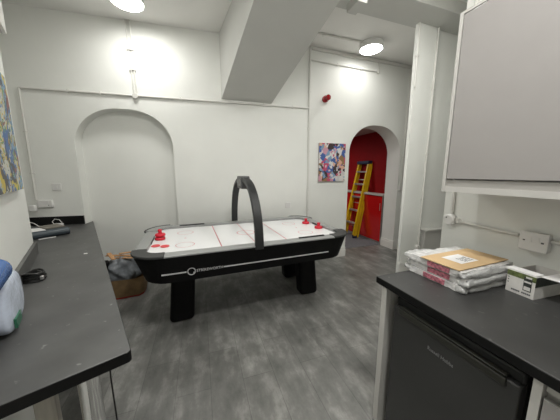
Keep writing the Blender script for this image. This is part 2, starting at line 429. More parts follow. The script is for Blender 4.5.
ceiling_light('added unseen ceiling light inside the red room', p_.x, p_.y, E_RED, 2.405)  # added lamp, never in view, brightens the red room

# ------------------------------------------------------------------ conduits and fittings on the walls
def saddle(b, p, ax):  # small clip around a conduit
    x, y, z = p
    if ax == 'z': b.box((x-.02, y-.012, z-.008), (x+.02, y+.012, z+.008))
    else: b.box((x-.008, y-.012, z-.02), (x+.008, y+.012, z+.02))
def conduit(label, pts, clips, r=.0125, loc=C, ang=A_BACK, box=None, rect=None, round_box=None):
    t = thing('conduit', label, 'conduit', W(loc, ang, *pts[0]), ang, 'surface conduits')
    o = Vector(pts[0]); q = [tuple(Vector(p)-o) for p in pts]
    MB().tube(q, r, 10).build('pipe', CONDUIT, t)
    for p, ax in clips:
        b = MB(); saddle(b, tuple(Vector(p)-o), ax); b.build('saddle_clip', CONDUIT, t)
    if round_box:
        p = Vector(round_box)-o
        MB().lathe([(.034, 0), (.036, .006), (.036, .036), (.030, .042)], 24, M=Matrix.Translation(p+Vector((0, .016, 0))) @ Matrix.Rotation(PI/2, 4, 'X')).build('junction_box', CONDUIT, t)
    return t
YC = -.014
conduit('long horizontal white conduit along the back wall above the niche', [(-3.69, YC, 2.505), (-.02, YC, 2.505)],
        [((s, YC, 2.505), 'x') for s in (-3.2, -2.85, -1.9, -1.3, -.75, -.3)], round_box=(-2.451, YC, 2.5))
conduit('white conduit dropping down the left corner to the double socket', [(-3.685, YC, 2.50), (-3.697, YC, 1.165)],
        [((-3.69, YC, 2.0), 'z'), ((-3.694, YC, 1.5), 'z')])
conduit('left of two white drops from the niche light to the conduit', [(-2.49, YC, 3.395), (-2.466, YC, 2.53)],
        [((-2.482, YC, 3.06), 'z'), ((-2.475, YC, 2.82), 'z')], r=.009)
conduit('right of two white drops from the niche light to the conduit', [(-2.446, YC, 3.395), (-2.436, YC, 2.53)],
        [((-2.442, YC, 3.06), 'z'), ((-2.439, YC, 2.82), 'z')], r=.009)
conduit('white conduit rising in the corner right of the air hockey arch', [(-.025, YC, .25), (-.025, YC, 3.39)],
        [((-.025, YC, z) , 'z') for z in (.9, 1.85, 2.2, 2.75)], r=.016)
conduit('white conduit above the red alarm ending at a small box', [(.0, YC, 3.20), (1.215, YC, 3.20)],
        [((.45, YC, 3.20), 'x'), ((.9, YC, 3.20), 'x')], r=.012, ang=A_ARCH)
conduit('short white drop joining the top trunking to the alarm conduit', [(1.25, YC, 3.34), (1.25, YC, 3.17)], [((1.25, YC, 3.19), 'z')], r=.016, ang=A_ARCH)
tag(BX((.0, -.025, 3.345), (1.95, -.001, 3.375)).build('cable_trunking', CONDUIT, loc=C, rotz=A_ARCH, bevel=.003),
    'white trunking along the top of the arch wall', 'trunking')
conduit('white conduit dropping right of the arch to a light switch', [(1.965, YC, 3.27), (1.948, YC, 1.26)],
        [((1.96, YC, 2.7), 'z'), ((1.955, YC, 1.8), 'z')], ang=A_ARCH)
t = thing('ceiling_conduit', 'white conduit across the ceiling to the light by the arch', 'conduit', (.30, 3.42, CEILZ-.013))
MB().tube([(0, 0, 0), (.88, .29, 0)], .0125, 10).build('pipe', CONDUIT, t)
b = MB(); b.box((.28, .08, -.016), (.31, .12, .013)); b.build('saddle_clip', CONDUIT, t)
# conduits on the pier
conduit('white conduit down the left edge of the pier', [(PX+.0, PY-.012, 3.26), (PX+.0, PY-.012, 2.55)], [((PX, PY-.012, 2.9), 'z')], ang=A_ARCH, r=.011)
conduit('white conduit down the right edge of the pier to a knob', [(PX+.308, PY-.013, 3.26), (PX+.308, PY-.013, .50)],
        [((PX+.308, PY-.013, z), 'z') for z in (2.55, 1.75, 1.15)], ang=A_ARCH, r=.0125, round_box=(PX+.295, PY-.013, .47))
# plates
def plate(name, label, cat, x, z, w, h, loc, ang, dep=.02, marks=(), group=None):
    t = thing(name, label, cat, W(loc, ang, x, 0, z), ang, group)
    BX((-w/2, -dep, -h/2), (w/2, -.0005, h/2)).build('backplate', PLATE, t, bevel=.004)
    for (mx, mz, mw, mh, m_) in marks:
        BX((mx-mw/2, -dep-.004, mz-mh/2), (mx+mw/2, -dep, mz+mh/2)).build('rocker' if m_ is PLATE else 'slot', m_, t)
    return t
plate('light_switch', 'white light switch on the wall left of the niche', 'light switch', -3.464, 1.326, .10, .095, C, A_BACK, .012, [(0, 0, .02, .035, PLATE)])
s_ = plate('wall_socket', 'white double socket above the left worktop corner', 'wall socket', -3.60, 1.115, .15, .09, C, A_BACK, .035,
           [(.035, .02, .014, .022, PLATE), (.04, -.02, .006, .012, MARK)])
t = thing('plug_adapter', 'white plug adapter in the double socket by the corner', 'plug', W(C, A_BACK, -3.71, -.042, 1.07), A_BACK)
BX((-.032, -.05, -.045), (.032, 0, .035)).build('adapter_body', PLATE, t, bevel=.01)
plate('light_switch', 'white light switch on the wall right of the arch', 'light switch', 1.955, 1.215, .086, .086, C, A_ARCH, .03, [(0, 0, .018, .03, PLATE)])
plate('blank_plate', 'small pale plate low on the wall behind the table', 'wall plate', -.36, .985, .09, .09, C, A_BACK, .006)
# alarm sounder
t = thing('alarm_sounder', 'red alarm beacon on the wall above the collage', 'alarm', W(C, A_ARCH, .25, 0, 2.665), A_ARCH)
RXm = Matrix.Rotation(PI/2, 4, 'X')
MB().lathe([(.048, 0), (.05, .01), (.05, .045), (.04, .05)], 24, M=RXm).build('base', ALARM, t)
MB().lathe([(.036, .05), (.042, .06), (.042, .12), (.03, .135), (.001, .138)], 24, M=RXm).build('lens', mat('alarm_lens', (.30, .006, .01), .12), t)

# ------------------------------------------------------------------ pictures
t = thing('canvas_picture', 'colourful pop collage canvas between the alarm and the arch', 'picture', W(C, A_ARCH, .408, -.002, 1.367), A_ARCH)
BX((-.25, -.028, 0), (.25, 0, .622)).build('stretcher', mat('canvas_edge', (.45, .40, .38), .7), t)
BX((-.25, -.030, 0), (.25, -.028, .622)).build('printed_face', ART_R, t)
t = thing('canvas_picture', 'large blue and yellow abstract canvas on the near left wall', 'picture', W(OL, A_LEFT, .002, -.245, 1.39), A_LEFT)
BX((0, -1.0, 0), (.03, 0, .75)).build('stretcher', mat('canvas_edge_dark', (.22, .22, .22), .7), t)
BX((.03, -1.0, 0), (.032, 0, .75)).build('painted_face', ART_L, t)
# boxed unit high on the left wall
t = thing('wall_box', 'white wall box high on the near left wall above the canvas', 'wall box', W(OL, A_LEFT, .002, -.43, 2.35), A_LEFT)
BX((0, -.8, 0), (.082, 0, .6)).build('carcass', CABC, t)
BX((.082, -.8, .001), (.098, 0, .6)).build('door', TRIM, t, bevel=.002)

# ------------------------------------------------------------------ left worktop
ZL = .83
def Lp(x, y): return (x, y)
Gp = local(OL, A_LEFT, W(C, A_BACK, -3.20, NICHE-.004)); Hp = local(OL, A_LEFT, W(C, A_BACK, -3.20, -.004)); Ip = local(OL, A_LEFT, W(C, A_BACK, -4.36, -.004))
poly = [(.004, -1.768), (.428, -1.768), (.438, -1.758), (.432, 1.462), (Gp.x, Gp.y), (Hp.x, Hp.y), (Ip.x, Ip.y), (-.694, .046), (.004, .046)]
lw = thing('worktop', 'long dark grey worktop along the left wall on a chrome leg', 'worktop', W(OL, A_LEFT, 0, 0, ZL), A_LEFT)
MB().prism(poly, -.046, 0, mi=1, mtop=0).build('top', [LAM_L, LAM_EDGE], lw, bevel=.004)
BX((.001, -1.768, .0005), (.022, .038, .098)).build('upstand', [LAM_L], lw, bevel=.002)
p0 = local(OL, A_LEFT, W(C, A_BACK, -4.36, -.004)); p1 = local(OL, A_LEFT, W(C, A_BACK, -3.205, -.004))
n_ = (local(OL, A_LEFT, W(C, A_BACK, -3.205, -.026))-p1)
MB().hexa([(*p0.xy, .0005), (*(p0+n_).xy, .0005), (*(p1+n_).xy, .0005), (*p1.xy, .0005), (*p0.xy, .112), (*(p0+n_).xy, .112), (*(p1+n_).xy, .112), (*p1.xy, .112)]).build('upstand', LAM_EDGE, lw, bevel=.002)
LEGX, LEGY = .30, -1.62
MB().lathe([(.036, -ZL+.02), (.036, -.0465)], 32, M=Matrix.Translation((LEGX, LEGY, 0))).build('leg', CHROME, lw)
MB().lathe([(.055, -ZL), (.055, -ZL+.012), (.037, -ZL+.02)], 32, M=Matrix.Translation((LEGX, LEGY, 0))).build('leg_foot', CHROME, lw)
t = thing('support_post', 'pale post under the near end of the left worktop', 'post', W(OL, A_LEFT, .165, -1.54), A_LEFT)
BX((-.03, -.04, 0), (.03, .04, ZL-.047)).build('post', POSTW, t, bevel=.004)
cb = thing('power_cable', 'thin black cable hanging beside the chrome leg', 'cable', W(OL, A_LEFT, .37, -1.50, 0), A_LEFT)
MB().tube([(0, 0, ZL-.047), (.005, 0, .7), (.0, .005, .55), (.004, 0, .2), (.0, 0, .0035)], .0035, 6).build('cord', CABLE, cb)
MB().lathe([(.004, .66), (.011, .665), (.013, .69), (.008, .71)], 12, M=Matrix.Translation((.005, 0, 0))).build('inline_switch', CABLE, cb)

# things on the left worktop
def LW(x, y, z=0): return W(OL, A_LEFT, x, y, ZL+z)
q0, q1 = Vector((-2.51, 2.28, 0)), Vector((-2.374, 2.496, 0))
AF = math.atan2((q1-q0).y, (q1-q0).x)
t = thing('folder', 'dark slate folder lying in the recess of the left worktop', 'folder', (q0.x-.15, q0.y-.232, ZL+.0008), AF)
FL = .56
prof = [(0, 0), (FL, 0), (FL, .30), (0, .30)]
MB().box((0, 0, 0), (FL, .30, .012)).build('back_cover', FOLDER, t, bevel=.004)
MB().box((.01, .012, .012), (FL-.01, .295, .060)).build('pages', PAPER, t)
MB().box((0, 0, .060), (FL, .30, .076)).build('front_cover', FOLDER, t, bevel=.005)
MB().tube([(0, .006, .038), (FL, .006, .038)], .0375, 16).build('spine', FOLDER, t)
t2_ = thing('notebook', 'taupe notebook on the dark slate folder', 'notebook', t.matrix_basis @ Vector((.385, .045, .0768)), AF+rad(4))
MB().box((0, 0, 0), (.165, .22, .012)).build('cover', NOTE, t2_, bevel=.002)
t3_ = thing('paper_sheet', 'white sheet of paper on the left of the folder', 'paper', t.matrix_basis @ Vector((.16, .03, .0768)), AF-rad(6))
MB().box((0, 0, 0), (.22, .20, .002)).build('sheet', PAPER, t3_)
pn = thing('pen', 'white pen lying in front of the slate folder', 'pen', t.matrix_basis @ Vector((.30, -.06, .005)), AF-rad(2))
MB().tube([(0, 0, 0), (.13, 0, 0)], .0045, 8).build('barrel', PAPER, pn)
MB().tube([(.13, 0, 0), (.148, 0, 0)], .0025, 8).build('tip', MARK, pn)
ch = thing('charger', 'white charger with looped lead by the back upstand', 'charger', (-2.86, 2.92, ZL+.0008), rad(14))
BX((-.045, -.03, 0), (.045, .03, .03)).build('body', PLATE, ch, bevel=.008)
MB().tube([(-.04, .0, .02), (-.075, .02, .05), (-.05, .03, .085), (0, .028, .075), (.03, .02, .035)], .004, 8).build('lead', PLATE, ch)
t = thing('cable', 'white cable along the back of the left recess', 'cable', (-3.02, 2.80, ZL+.005), rad(14))
MB().tube([(-.1, .06, .06), (-.04, .03, .05), (.02, .0, .02), (.08, -.02, .001)], .0045, 8).build('cord', PLATE, t)
# black cable coil
t = thing('cable_coil', 'black coil of cable on the left worktop near the wall', 'cable', LW(.074, -.69, .0005), A_LEFT)
m_ = MB(); random.seed(3)
for i in range(5):
    pts = []
    for k in range(28):
        a = 2*PI*k/28
        rr = .052-.004*(i % 2)+.004*math.sin(3*a+i)
        pts.append((rr*1.05*math.cos(a), rr*.9*math.sin(a), .008+i*.011+.005*math.sin(2*a+i*1.3)))
    m_.tube(pts, .0075, 8, closed=True)
m_.build('coil', CABLE, t)
t.scale = (.86, .86, 1.0)
BX((.030, -.050, .012), (.052, -.032, .034)).build('plug', STEEL, t, bevel=.003)
# soft pack and blue bottle by the left edge
t = thing('soft_pack', 'pale blue film wrapped pack on the left worktop by the wall', 'pack', LW(.058, -1.235, .0005), A_LEFT)
def pillow(lx_, ly, lz, n=10, amp=.006, freq=14, ox=0.0, pw=4):
    m = MB(); vs = []; fs = []
    for i in range(n*2+1):
        th = -PI/2+PI*i/(n*2)
        for k in range(n*4):
            ph = 2*PI*k/(n*4)
            f = lambda c: math.copysign(abs(c)**(2/pw), c)
            p = Vector((lx_/2*f(math.cos(th))*f(math.cos(ph)), ly/2*f(math.cos(th))*f(math.sin(ph)), lz/2*f(math.sin(th))))
            d = noise.noise(p*freq+Vector((ox, ox, ox)))*amp
            p += p.normalized()*d
            vs.append((p.x, p.y, max(p.z+lz/2, 0)))
    for i in range(n*2):
        for k in range(n*4):
            a = i*n*4+k; b2 = i*n*4+(k+1) % (n*4)
            fs.append((a, b2, b2+n*4, a+n*4))
    return m.add(vs, fs)
pillow(.064, .33, .23, amp=.006, freq=11, n=14, pw=3.2).build('film', PACK, t)
BX((.028, -.12, .03), (.0365, -.03, .07)).build('printed_band', PACKGREEN, t)
t = thing('water_bottle', 'blue ribbed water bottle lying on top of the pale pack', 'bottle', LW(.054, -1.315, .231+.052), A_LEFT)
prof = [(.036, 0), (.051, .012)]
for i in range(9): prof += [(.052, .02+i*.021), (.0495, .0305+i*.021)]
prof += [(.051, .215), (.040, .25), (.022, .275), (.016, .285)]
Ml = Matrix.Rotation(PI/2, 4, 'X')
MB().lathe(prof, 28, M=Ml).build('body', BLUECLEAR, t)
MB().lathe([(.017, .285), (.018, .288), (.018, .306), (.015, .31)], 20, M=Ml).build('cap', mat('blue_cap', (.02, .08, .35), .35), t)
tag(BX((-.012, -.006, 0), (.012, .006, .003)).build('paper_scrap', PAPER, loc=LW(.325, -.25, .0005), rotz=.6), 'tiny white paper scrap lying on the left worktop', 'scrap')

# ------------------------------------------------------------------ bag of scraps on the floor left of the table
BGX, BGY = -1.93, 2.75
t = thing('paper_bag', 'brown paper bag with a red base band beside the table', 'bag', (BGX, BGY, .001), rad(20))
m_ = MB(); n = 40; rows = 14; vs = []; fs = []
for r_ in range(rows):
    z = .24*r_/(rows-1)
    for k in range(n):
        a = 2*PI*k/n
        f = lambda c: math.copysign(abs(c)**.5, c)
        sx = .19+.02*math.sin(z*8); sy = .15+.015*math.sin(z*9)
        d = .012*noise.noise(Vector((math.cos(a)*2.2, math.sin(a)*2.2, z*9)))
        vs.append(((sx+d)*f(math.cos(a)), (sy+d)*f(math.sin(a)), z))
for r_ in range(rows-1):
    for k in range(n):
        fs.append((r_*n+k, r_*n+(k+1) % n, (r_+1)*n+(k+1) % n, (r_+1)*n+k))
m_.add(vs, fs)
m_.f.append(tuple(range(n-1, -1, -1))); m_.m.append(0)
for i, f_ in enumerate(m_.f):
    if i < n: m_.m[i] = 1
m_.build('bag_body', [KRAFT, KRAFTRED], t, fix=False)
t = thing('plastic_sheeting', 'crumpled grey plastic sheeting bulging from the brown bag', 'plastic sheeting', (BGX, BGY, .175), rad(20))
pillow(.37, .27, .30, n=16, amp=.05, freq=11, pw=2.8).build('film', GREYPL, t)
t = thing('plastic_sack', 'black plastic sack edge at the left of the brown bag', 'sack', (BGX-.19, BGY-.09, .245), rad(35))
pillow(.10, .12, .22, n=10, amp=.02, freq=16, pw=3).build('film', BLACKGLOSS, t)
for i, (dx, dy, dz, an, tl, ln) in enumerate(((-.06, .0, .492, 12, 4, .30), (.04, -.06, .485, -18, -7, .28), (.02, .08, .507, 48, 5, .24), (-.10, -.09, .515, -40, 9, .2))):
    o = BX((-ln/2, -.022, -.005), (ln/2, .022, .005)).build('wood_strip', WOOD, loc=(BGX+dx, BGY+dy, dz), rotz=rad(an), bevel=.002)
    o.rotation_euler = (0, rad(tl), rad(an))
    tag(o, ['longest pale wood strip across the grey sheeting', 'pale wood strip nearest the table corner on the sheeting', 'short wood strip crossing at the back of the bag', 'short wood strip sticking out left over the bag'][i], 'wood strip', 'wood strips in the bag')

# ------------------------------------------------------------------ air hockey table
TC = Vector((-.404, 2.653, 0)); A_T = rad(21.6)
tb = thing('air_hockey_table', 'black air hockey table with white playfield and overhead arch', 'air hockey table', TC, A_T)
HX, HY = 1.075, .62
IX, IY = HX-.105, HY-.11
ZR, ZP = .84, .812
def rrect(hx, hy, r, n=8):
    pts = []
    for cx, cy, a0_ in ((hx-r, hy-r, 0), (-hx+r, hy-r, PI/2), (-hx+r, -hy+r, PI), (hx-r, -hy+r, 3*PI/2)):
        for i in range(n+1):
            a = a0_+(PI/2)*i/n; pts.append((cx+r*math.cos(a), cy+r*math.sin(a)))
    return pts
# cabinet body: flared shell
o1 = rrect(HX+.006, HY+.002, .245); o0 = rrect(HX-.075, HY-.03, .22); om = rrect(HX-.008, HY-.003, .24)
m_ = MB().prism(o0, .592, .785, top=om)
oi = rrect(IX+.012, IY+.012, .13); n = len(o1)
m_.add([(x, y, .785) for x, y in om]+[(x, y, .822) for x, y in o1]+[(x, y, .822) for x, y in oi],
       [(i, (i+1) % n, n+(i+1) % n, n+i) for i in range(n)]+[(n+i, n+(i+1) % n, 2*n+(i+1) % n, 2*n+i) for i in range(n)])
m_.build('body', BLACKPL, tb, fix=False)
MB().prism(rrect(HX-.25, HY-.10, .12), .57, .592).build('underside', BLACKPL, tb)
# playfield with markings
m_ = MB().prism(rrect(IX+.03, IY+.03, .15), .795, ZP, mi=0)
zz = ZP+.0006
def line(x, w=.006): m_.add([(x-w, -IY, zz), (x+w, -IY, zz), (x+w, IY, zz), (x-w, IY, zz)], [(0, 1, 2, 3)], 1)
line(0, .0035); line(-.335, .0045); line(.335, .0045)
m_.ring((0, 0), .105, .097, zz, 1)
for sx in (-1, 1):
    for sy in (-1, 1): m_.ring((sx*.66, sy*.25), .088, .083, zz, 1)
    m_.ring((sx*.66, 0), .01, .001, zz, 1)
m_.build('playfield', [PLAYWHITE, LINE_RED], tb, fix=False)
# rails
cs = .25
for sy in (-1, 1):
    pr = [(-HX+cs, sy*HY), (HX-cs, sy*HY), (HX-cs, sy*IY), (-HX+cs, sy*IY)]
    m_ = MB()
    y_o, y_i = sy*HY, sy*IY
    for (xa, xb) in ((-HX+cs-.05, HX-cs+.05),):
        m_.add([(xa, y_o, .8225), (xb, y_o, .8225), (xb, y_o, ZR-.008), (xa, y_o, ZR-.008),
                (xa, y_o-sy*.03, ZR), (xb, y_o-sy*.03, ZR), (xa, y_i, ZR-.004), (xb, y_i, ZR-.004), (xa, y_i, .80), (xb, y_i, .80)],
               [(0, 1, 2, 3), (3, 2, 5, 4), (4, 5, 7, 6), (6, 7, 9, 8), (8, 9, 1, 0), (0, 3, 4, 6, 8), (1, 9, 7, 5, 2)])
    m_.build('side_rail', GREYRAIL, tb)
for sx in (-1, 1):
    m_ = MB(); x_o, x_i = sx*HX, sx*IX
    ya, yb = -HY+cs+.03, HY-cs-.03
    m_.add([(x_o, ya, .8225), (x_o, yb, .8225), (x_o, yb, ZR-.008), (x_o, ya, ZR-.008), (x_o-sx*.03, ya, ZR), (x_o-sx*.03, yb, ZR),
            (x_i, ya, ZR-.004), (x_i, yb, ZR-.004), (x_i, ya, .80), (x_i, yb, .80)],
           [(0, 1, 2, 3), (3, 2, 5, 4), (4, 5, 7, 6), (6, 7, 9, 8), (8, 9, 1, 0), (0, 3, 4, 6, 8), (1, 9, 7, 5, 2)])
    e_ = m_.build('end_rail', GREYRAIL, tb)
    BX((x_i-sx*.004, -.13, ZP), (x_i+sx*.01, .13, ZP+.022)).build('goal_slot', MARK, e_)
# corner caps: outer quarter round down to the rounded inner corner
def corner(sx, sy):
    n = 10; out = []; inn = []
    ro = .245; ri = .12
    for i in range(n+1):
        a = (PI/2)*i/n
        out.append((HX+.012-ro+ro*math.cos(a), HY+.012-ro+ro*math.sin(a)))
        inn.append((IX-ri+ri*math.cos(a), IY-ri+ri*math.sin(a)))
    poly_ = [(HX+.012, HY-cs-.01)] + out + [(HX-cs-.01, HY+.012)] + [(HX-cs-.01, IY)] + inn[::-1] + [(IX, HY-cs-.01)]
    poly_ = [(sx*x, sy*y) for x, y in poly_]
    if sx*sy < 0: poly_ = poly_[::-1]
    return poly_
for sx in (-1, 1):
    for sy in (-1, 1):
        if sy < 0: MB().prism(corner(sx, sy), .8225, ZR+.004).build('corner_cap', BLACKCAP, tb, bevel=.006)
        else:
            MB().prism(corner(sx, sy), .8225, ZR).build('rail_corner', GREYRAIL, tb)
            n = 10; ro = .245; arc = []
            for i in range(n+1):
                a = (PI/2)*i/n; arc.append((sx*(HX+.014-ro+ro*math.cos(a)), HY+.014-ro+ro*math.sin(a), .828))
            MB().tube(arc, .018, 8).build('corner_rim', BLACKCAP, tb)
# score sliders on the rails
for sx, sy in ((1, -1), (-1, 1)):
    BX((sx*.58-.15, sy*(IY+.03)-.012, ZR-.003), (sx*.58+.15, sy*(IY+.03)+.012, ZR+.009)).build('score_slider', BLACKGLOSS, tb, bevel=.003)
# silver strip with logo on both long sides
for sy in (-1,):
    y = sy*(HY-.018)
    BX((-.845, y-.004, .670), (-.655, y+.006, .680)).build('trim_strip', SILVERSTRIP, tb)
    BX((-.345, y-.004, .670), (.75, y+.006, .680)).build('trim_strip', SILVERSTRIP, tb)
    m_ = MB(); pts = [(.030*math.cos(2*PI*i/28), 0, .030*math.sin(2*PI*i/28)) for i in range(28)]
    m_.tube(pts, .004, 6, closed=True, M=Matrix.Translation((-.615, y-.002, .675)))
    m_.box((-.600, y-.004, .655), (-.588, y+.004, .667)); m_.build('logo_ring', LOGO, tb)
    text_mesh('STRIKEWORTH', .033, 'logo_lettering', SILVERSTRIP, tb, Matrix.Translation((-.575, y-.004, .675)) @ Matrix.Rotation(PI/2, 4, 'X'), width=.222)
# legs, splayed
for sx in (-1, 1):
    for sy, yc in ((-1, -.17), (1, .33)):
        xt, xb = sx*.69, sx*.735
        w, d = .118, .085
        m_ = MB().hexa([(xb-w, yc-d, 0.004), (xb+w, yc-d, 0.004), (xb+w, yc+d, 0.004), (xb-w, yc+d, 0.004),
                        (xt-w*.95, yc-d, .575), (xt+w*.95, yc-d, .575), (xt+w*.95, yc+d, .575), (xt-w*.95, yc+d, .575)])
        lg = m_.build('leg', BLACKPL, tb, bevel=.045, bseg=4)
        MB().lathe([(.04, 0), (.045, .004), (.045, .012)], 20, M=Matrix.Translation((xb, yc, 0))).build('leveller', BLACKPL, lg)
# overhead scoring arch across the middle
def arch_pts(off):
    pts = []
    yb = HY+.012-off; zb = .80; h = 1.455-off*.9-zb
    for i in range(33):
        a = PI*i/32
        c, s_2 = math.cos(a), math.sin(a)
        pts.append((math.copysign(abs(c)**.86, c)*yb, zb+h*abs(s_2)**.86))
    return pts
pa, pb = arch_pts(0), arch_pts(.042)
Mrot = Matrix(((0, 1, 0, 0), (1, 0, 0, 0), (0, 0, 1, 0), (0, 0, 0, 1)))
m_ = MB().strip(pa, pb, -.055, .025, M=Mrot)
ar = m_.build('scoring_arch', DARKGREY, tb, bevel=.006)
BX((-.062, -.125, 1.33), (.032, .125, 1.47)).build('score_unit', MIDGREY, ar, bevel=.012)
for sx in (-1, 1):
    BX((-.015+sx*.0475, -.1, 1.36), (-.015+sx*.049, .1, 1.44)).build('score_screen', BLACKGLOSS, ar)
# mallets and pucks
def mallet(label, x, y, z=ZP+.001, tilt=0):
    p = TC + Matrix.Rotation(A_T, 3, 'Z') @ Vector((x, y, 0))
    t = thing('mallet', label, 'mallet', (p.x, p.y, z), A_T, 'air hockey mallets')
    MB().lathe([(.001, .024), (.036, .022), (.043, 0), (.050, .004), (.050, .020), (.044, .028), (.024, .030)], 32, cap=False).build('base', REDPL, t)
    MB().lathe([(.022, .028), (.018, .036), (.019, .055), (.022, .062), (.018, .072), (.004, .076)], 24).build('knob', REDPL, t)
    return t
mallet('red mallet nearest the right goal, back one of the pair', .885, .17)
mallet('red mallet near the right end, closer to the front rail', .905, -.135)
mallet('lower red mallet stacked at the left goal', -.905, .035)
mallet('upper red mallet stacked on another at the left goal', -.902, .04, ZP+.037)
for lab, x, y in (('red puck at the left end, nearer the corner', -.922, -.20), ('red puck at the left end, nearer the circle', -.838, -.245)):
    p = TC + Matrix.Rotation(A_T, 3, 'Z') @ Vector((x, y, 0))
    tag(MB().lathe([(.036, 0), (.039, .002), (.039, .006), (.036, .008)], 32).build('puck', PUCK, loc=(p.x, p.y, ZP+.001)), lab, 'puck', 'air hockey pucks')

# ------------------------------------------------------------------ right worktop run
ZK = .92
def RW(x, y, z=0): return W(K, A_RIGHT, x, y, z)
tag(MB().prism([(0, -3.4), (.747, -3.4), (.747, .03), (0, .03)], -.04, 0, mi=1, mtop=0).build('worktop', [LAM_R, LAM_EDGE], loc=RW(0, 0, ZK), rotz=A_RIGHT, bevel=.005),
    'black grey worktop over the fridge and drawers on the right', 'worktop')
tag(BX((.012, -.043, 0), (.70, -.008, ZK-.041)).build('end_panel', CABC, loc=K, rotz=A_RIGHT, bevel=.0015), 'pale end panel left of the dark fridge', 'panel')
fr = thing('fridge', 'dark grey under counter fridge below the right worktop', 'fridge', RW(.03, -.345, 0), A_RIGHT)
FW = .262
BX((.045, -FW, .02), (.58, FW, .80)).build('cabinet', FRIDGE_DK, fr, bevel=.004)
BX((.02, -FW-.002, .80), (.58, FW+.002, .845)).build('top_panel', FRIDGE_DK, fr, bevel=.008)
m_ = MB(); m_.box((0, -FW, .05), (.045, FW, .80)); dr = m_.build('door', FRIDGE, fr, bevel=.006)
m_ = MB(); m_.box((-.001, -.222, .806), (.03, .222, .812)); m_.box((-.008, -.226, .772), (.004, .226, .803)); m_.build('handle', FRIDGE_OL, dr, bevel=.004)
for x_ in (-.2, .2):
    MB().lathe([(.02, 0), (.022, .02)], 12, M=Matrix.Translation((.08, x_, 0))).build('foot', FRIDGE_DK, fr)
Mt = Matrix.Translation((-.0012, .058, .702)) @ Matrix(((0, 0, -1, 0), (-1, 0, 0, 0), (0, 1, 0, 0), (0, 0, 0, 1)))
text_mesh('Russell Hobbs', .024, 'brand_lettering', mat('dull_lettering', (.26, .26, .26), .45), dr, Mt, extrude=.0006, width=.115)
du = thing('drawer_unit', 'pale drawer unit right of the dark fridge', 'drawer unit', RW(.03, -.637, 0), A_RIGHT)
BX((-.018, -.022, 0), (.64, 0, ZK-.041)).build('side_panel', CABC, du)
BX((.02, -.622, .0), (.64, -.022, ZK-.045)).build('carcass', CABC, du)
BX((.0, -.622, .845), (.02, -.024, ZK-.045)).build('top_rail', CABC, du)
for z0, z1 in ((.66, .825), (.38, .655), (.10, .375)):
    d_ = BX((-.016, -.620, z0), (.004, -.027, z1)).build('drawer', CABW, du, bevel=.002)
    BX((-.016, -.620, z1), (-.004, -.027, z1+.006)).build('handle_lip', STEEL, d_)
# wall cabinet
wc = thing('wall_cabinet', 'grey fronted wall cabinet above the right worktop', 'wall cabinet', RW(.42, 0, 1.396), A_RIGHT)
BX((-.002, -.012, 0), (.328, .006, .938)).build('side_panel', CABC, wc)
BX((.0, -1.5, .0), (.328, -.012, .030)).build('bottom_panel', CABC, wc)
BX((.06, -1.5, .03), (.328, -.012, .925)).build('carcass', CABC, wc)
BX((-.002, -1.5, .925), (.328, -.012, .938)).build('top_panel', CABC, wc)
BX((.006, -1.5, .03), (.02, -.012, .068)).build('light_rail', mat('grey_cabinet_rail', (.40, .385, .36), .45), wc)  # rail below the doors, a darker grey than the carcass
for i in range(2):
    BX((-.004, -.017-(i+1)*.74+.003, .073), (.018, -.017-i*.74, .919)).build('door', CABW, wc, bevel=.002)
# conduit and socket on the right wall
t = thing('conduit', 'white conduit down from the wall cabinet to a round box and across', 'conduit', RW(.75, .142, 1.18), A_RIGHT, 'surface conduits')
MB().tube([(-.013, 0, .03), (-.013, 0, 2.2)], .011, 10).build('pipe', CONDUIT, t)
MB().tube([(-.013, -.03, -.005), (-.013, -.37, -.02)], .010, 10).build('pipe', CONDUIT, t)
MB().tube([(-.013, -.5, -.022), (-.013, -1.2, -.05)], .010, 10).build('pipe', CONDUIT, t)
MB().lathe([(.036, 0), (.038, .006), (.038, .038), (.03, .044)], 28, M=Matrix.Translation((-.0005, 0, 0)) @ Matrix.Rotation(-PI/2, 4, 'Y')).build('junction_box', PLATE, t)
MB().lathe([(.005, .044), (.004, .047)], 10, M=Matrix.Translation((0, .012, .014)) @ Matrix.Rotation(-PI/2, 4, 'Y')).build('screw', MARK, t)
MB().lathe([(.013, 0), (.015, .025)], 12, M=Matrix.Translation((-.0005, -.05, 0)) @ Matrix.Rotation(-PI/2, 4, 'Y')).build('saddle_clip', CONDUIT, t)
sp = thing('wall_socket', 'pale boxed socket plate on the right wall above the carton', 'wall socket', RW(.7495, -.302, 1.143), A_RIGHT)
BX((-.034, -.054, -.048), (0, .054, .048)).build('back_box', PLATE, sp, bevel=.005)
fp = BX((-.040, -.056, -.050), (-.034, .056, .050)).build('face_plate', PLATE, sp, bevel=.004)
for (y_, z_, w_, h_) in ((.036, .004, .008, .006), (.012, .012, .012, .026), (-.018, .014, .012, .026), (-.036, .002, .010, .008)):
    BX((-.043, y_-w_/2, z_-h_/2), (-.040, y_+w_/2, z_+h_/2)).build('rocker' if h_ > .02 else 'slot', MIDGREY if h_ < .02 else PLATE, fp)

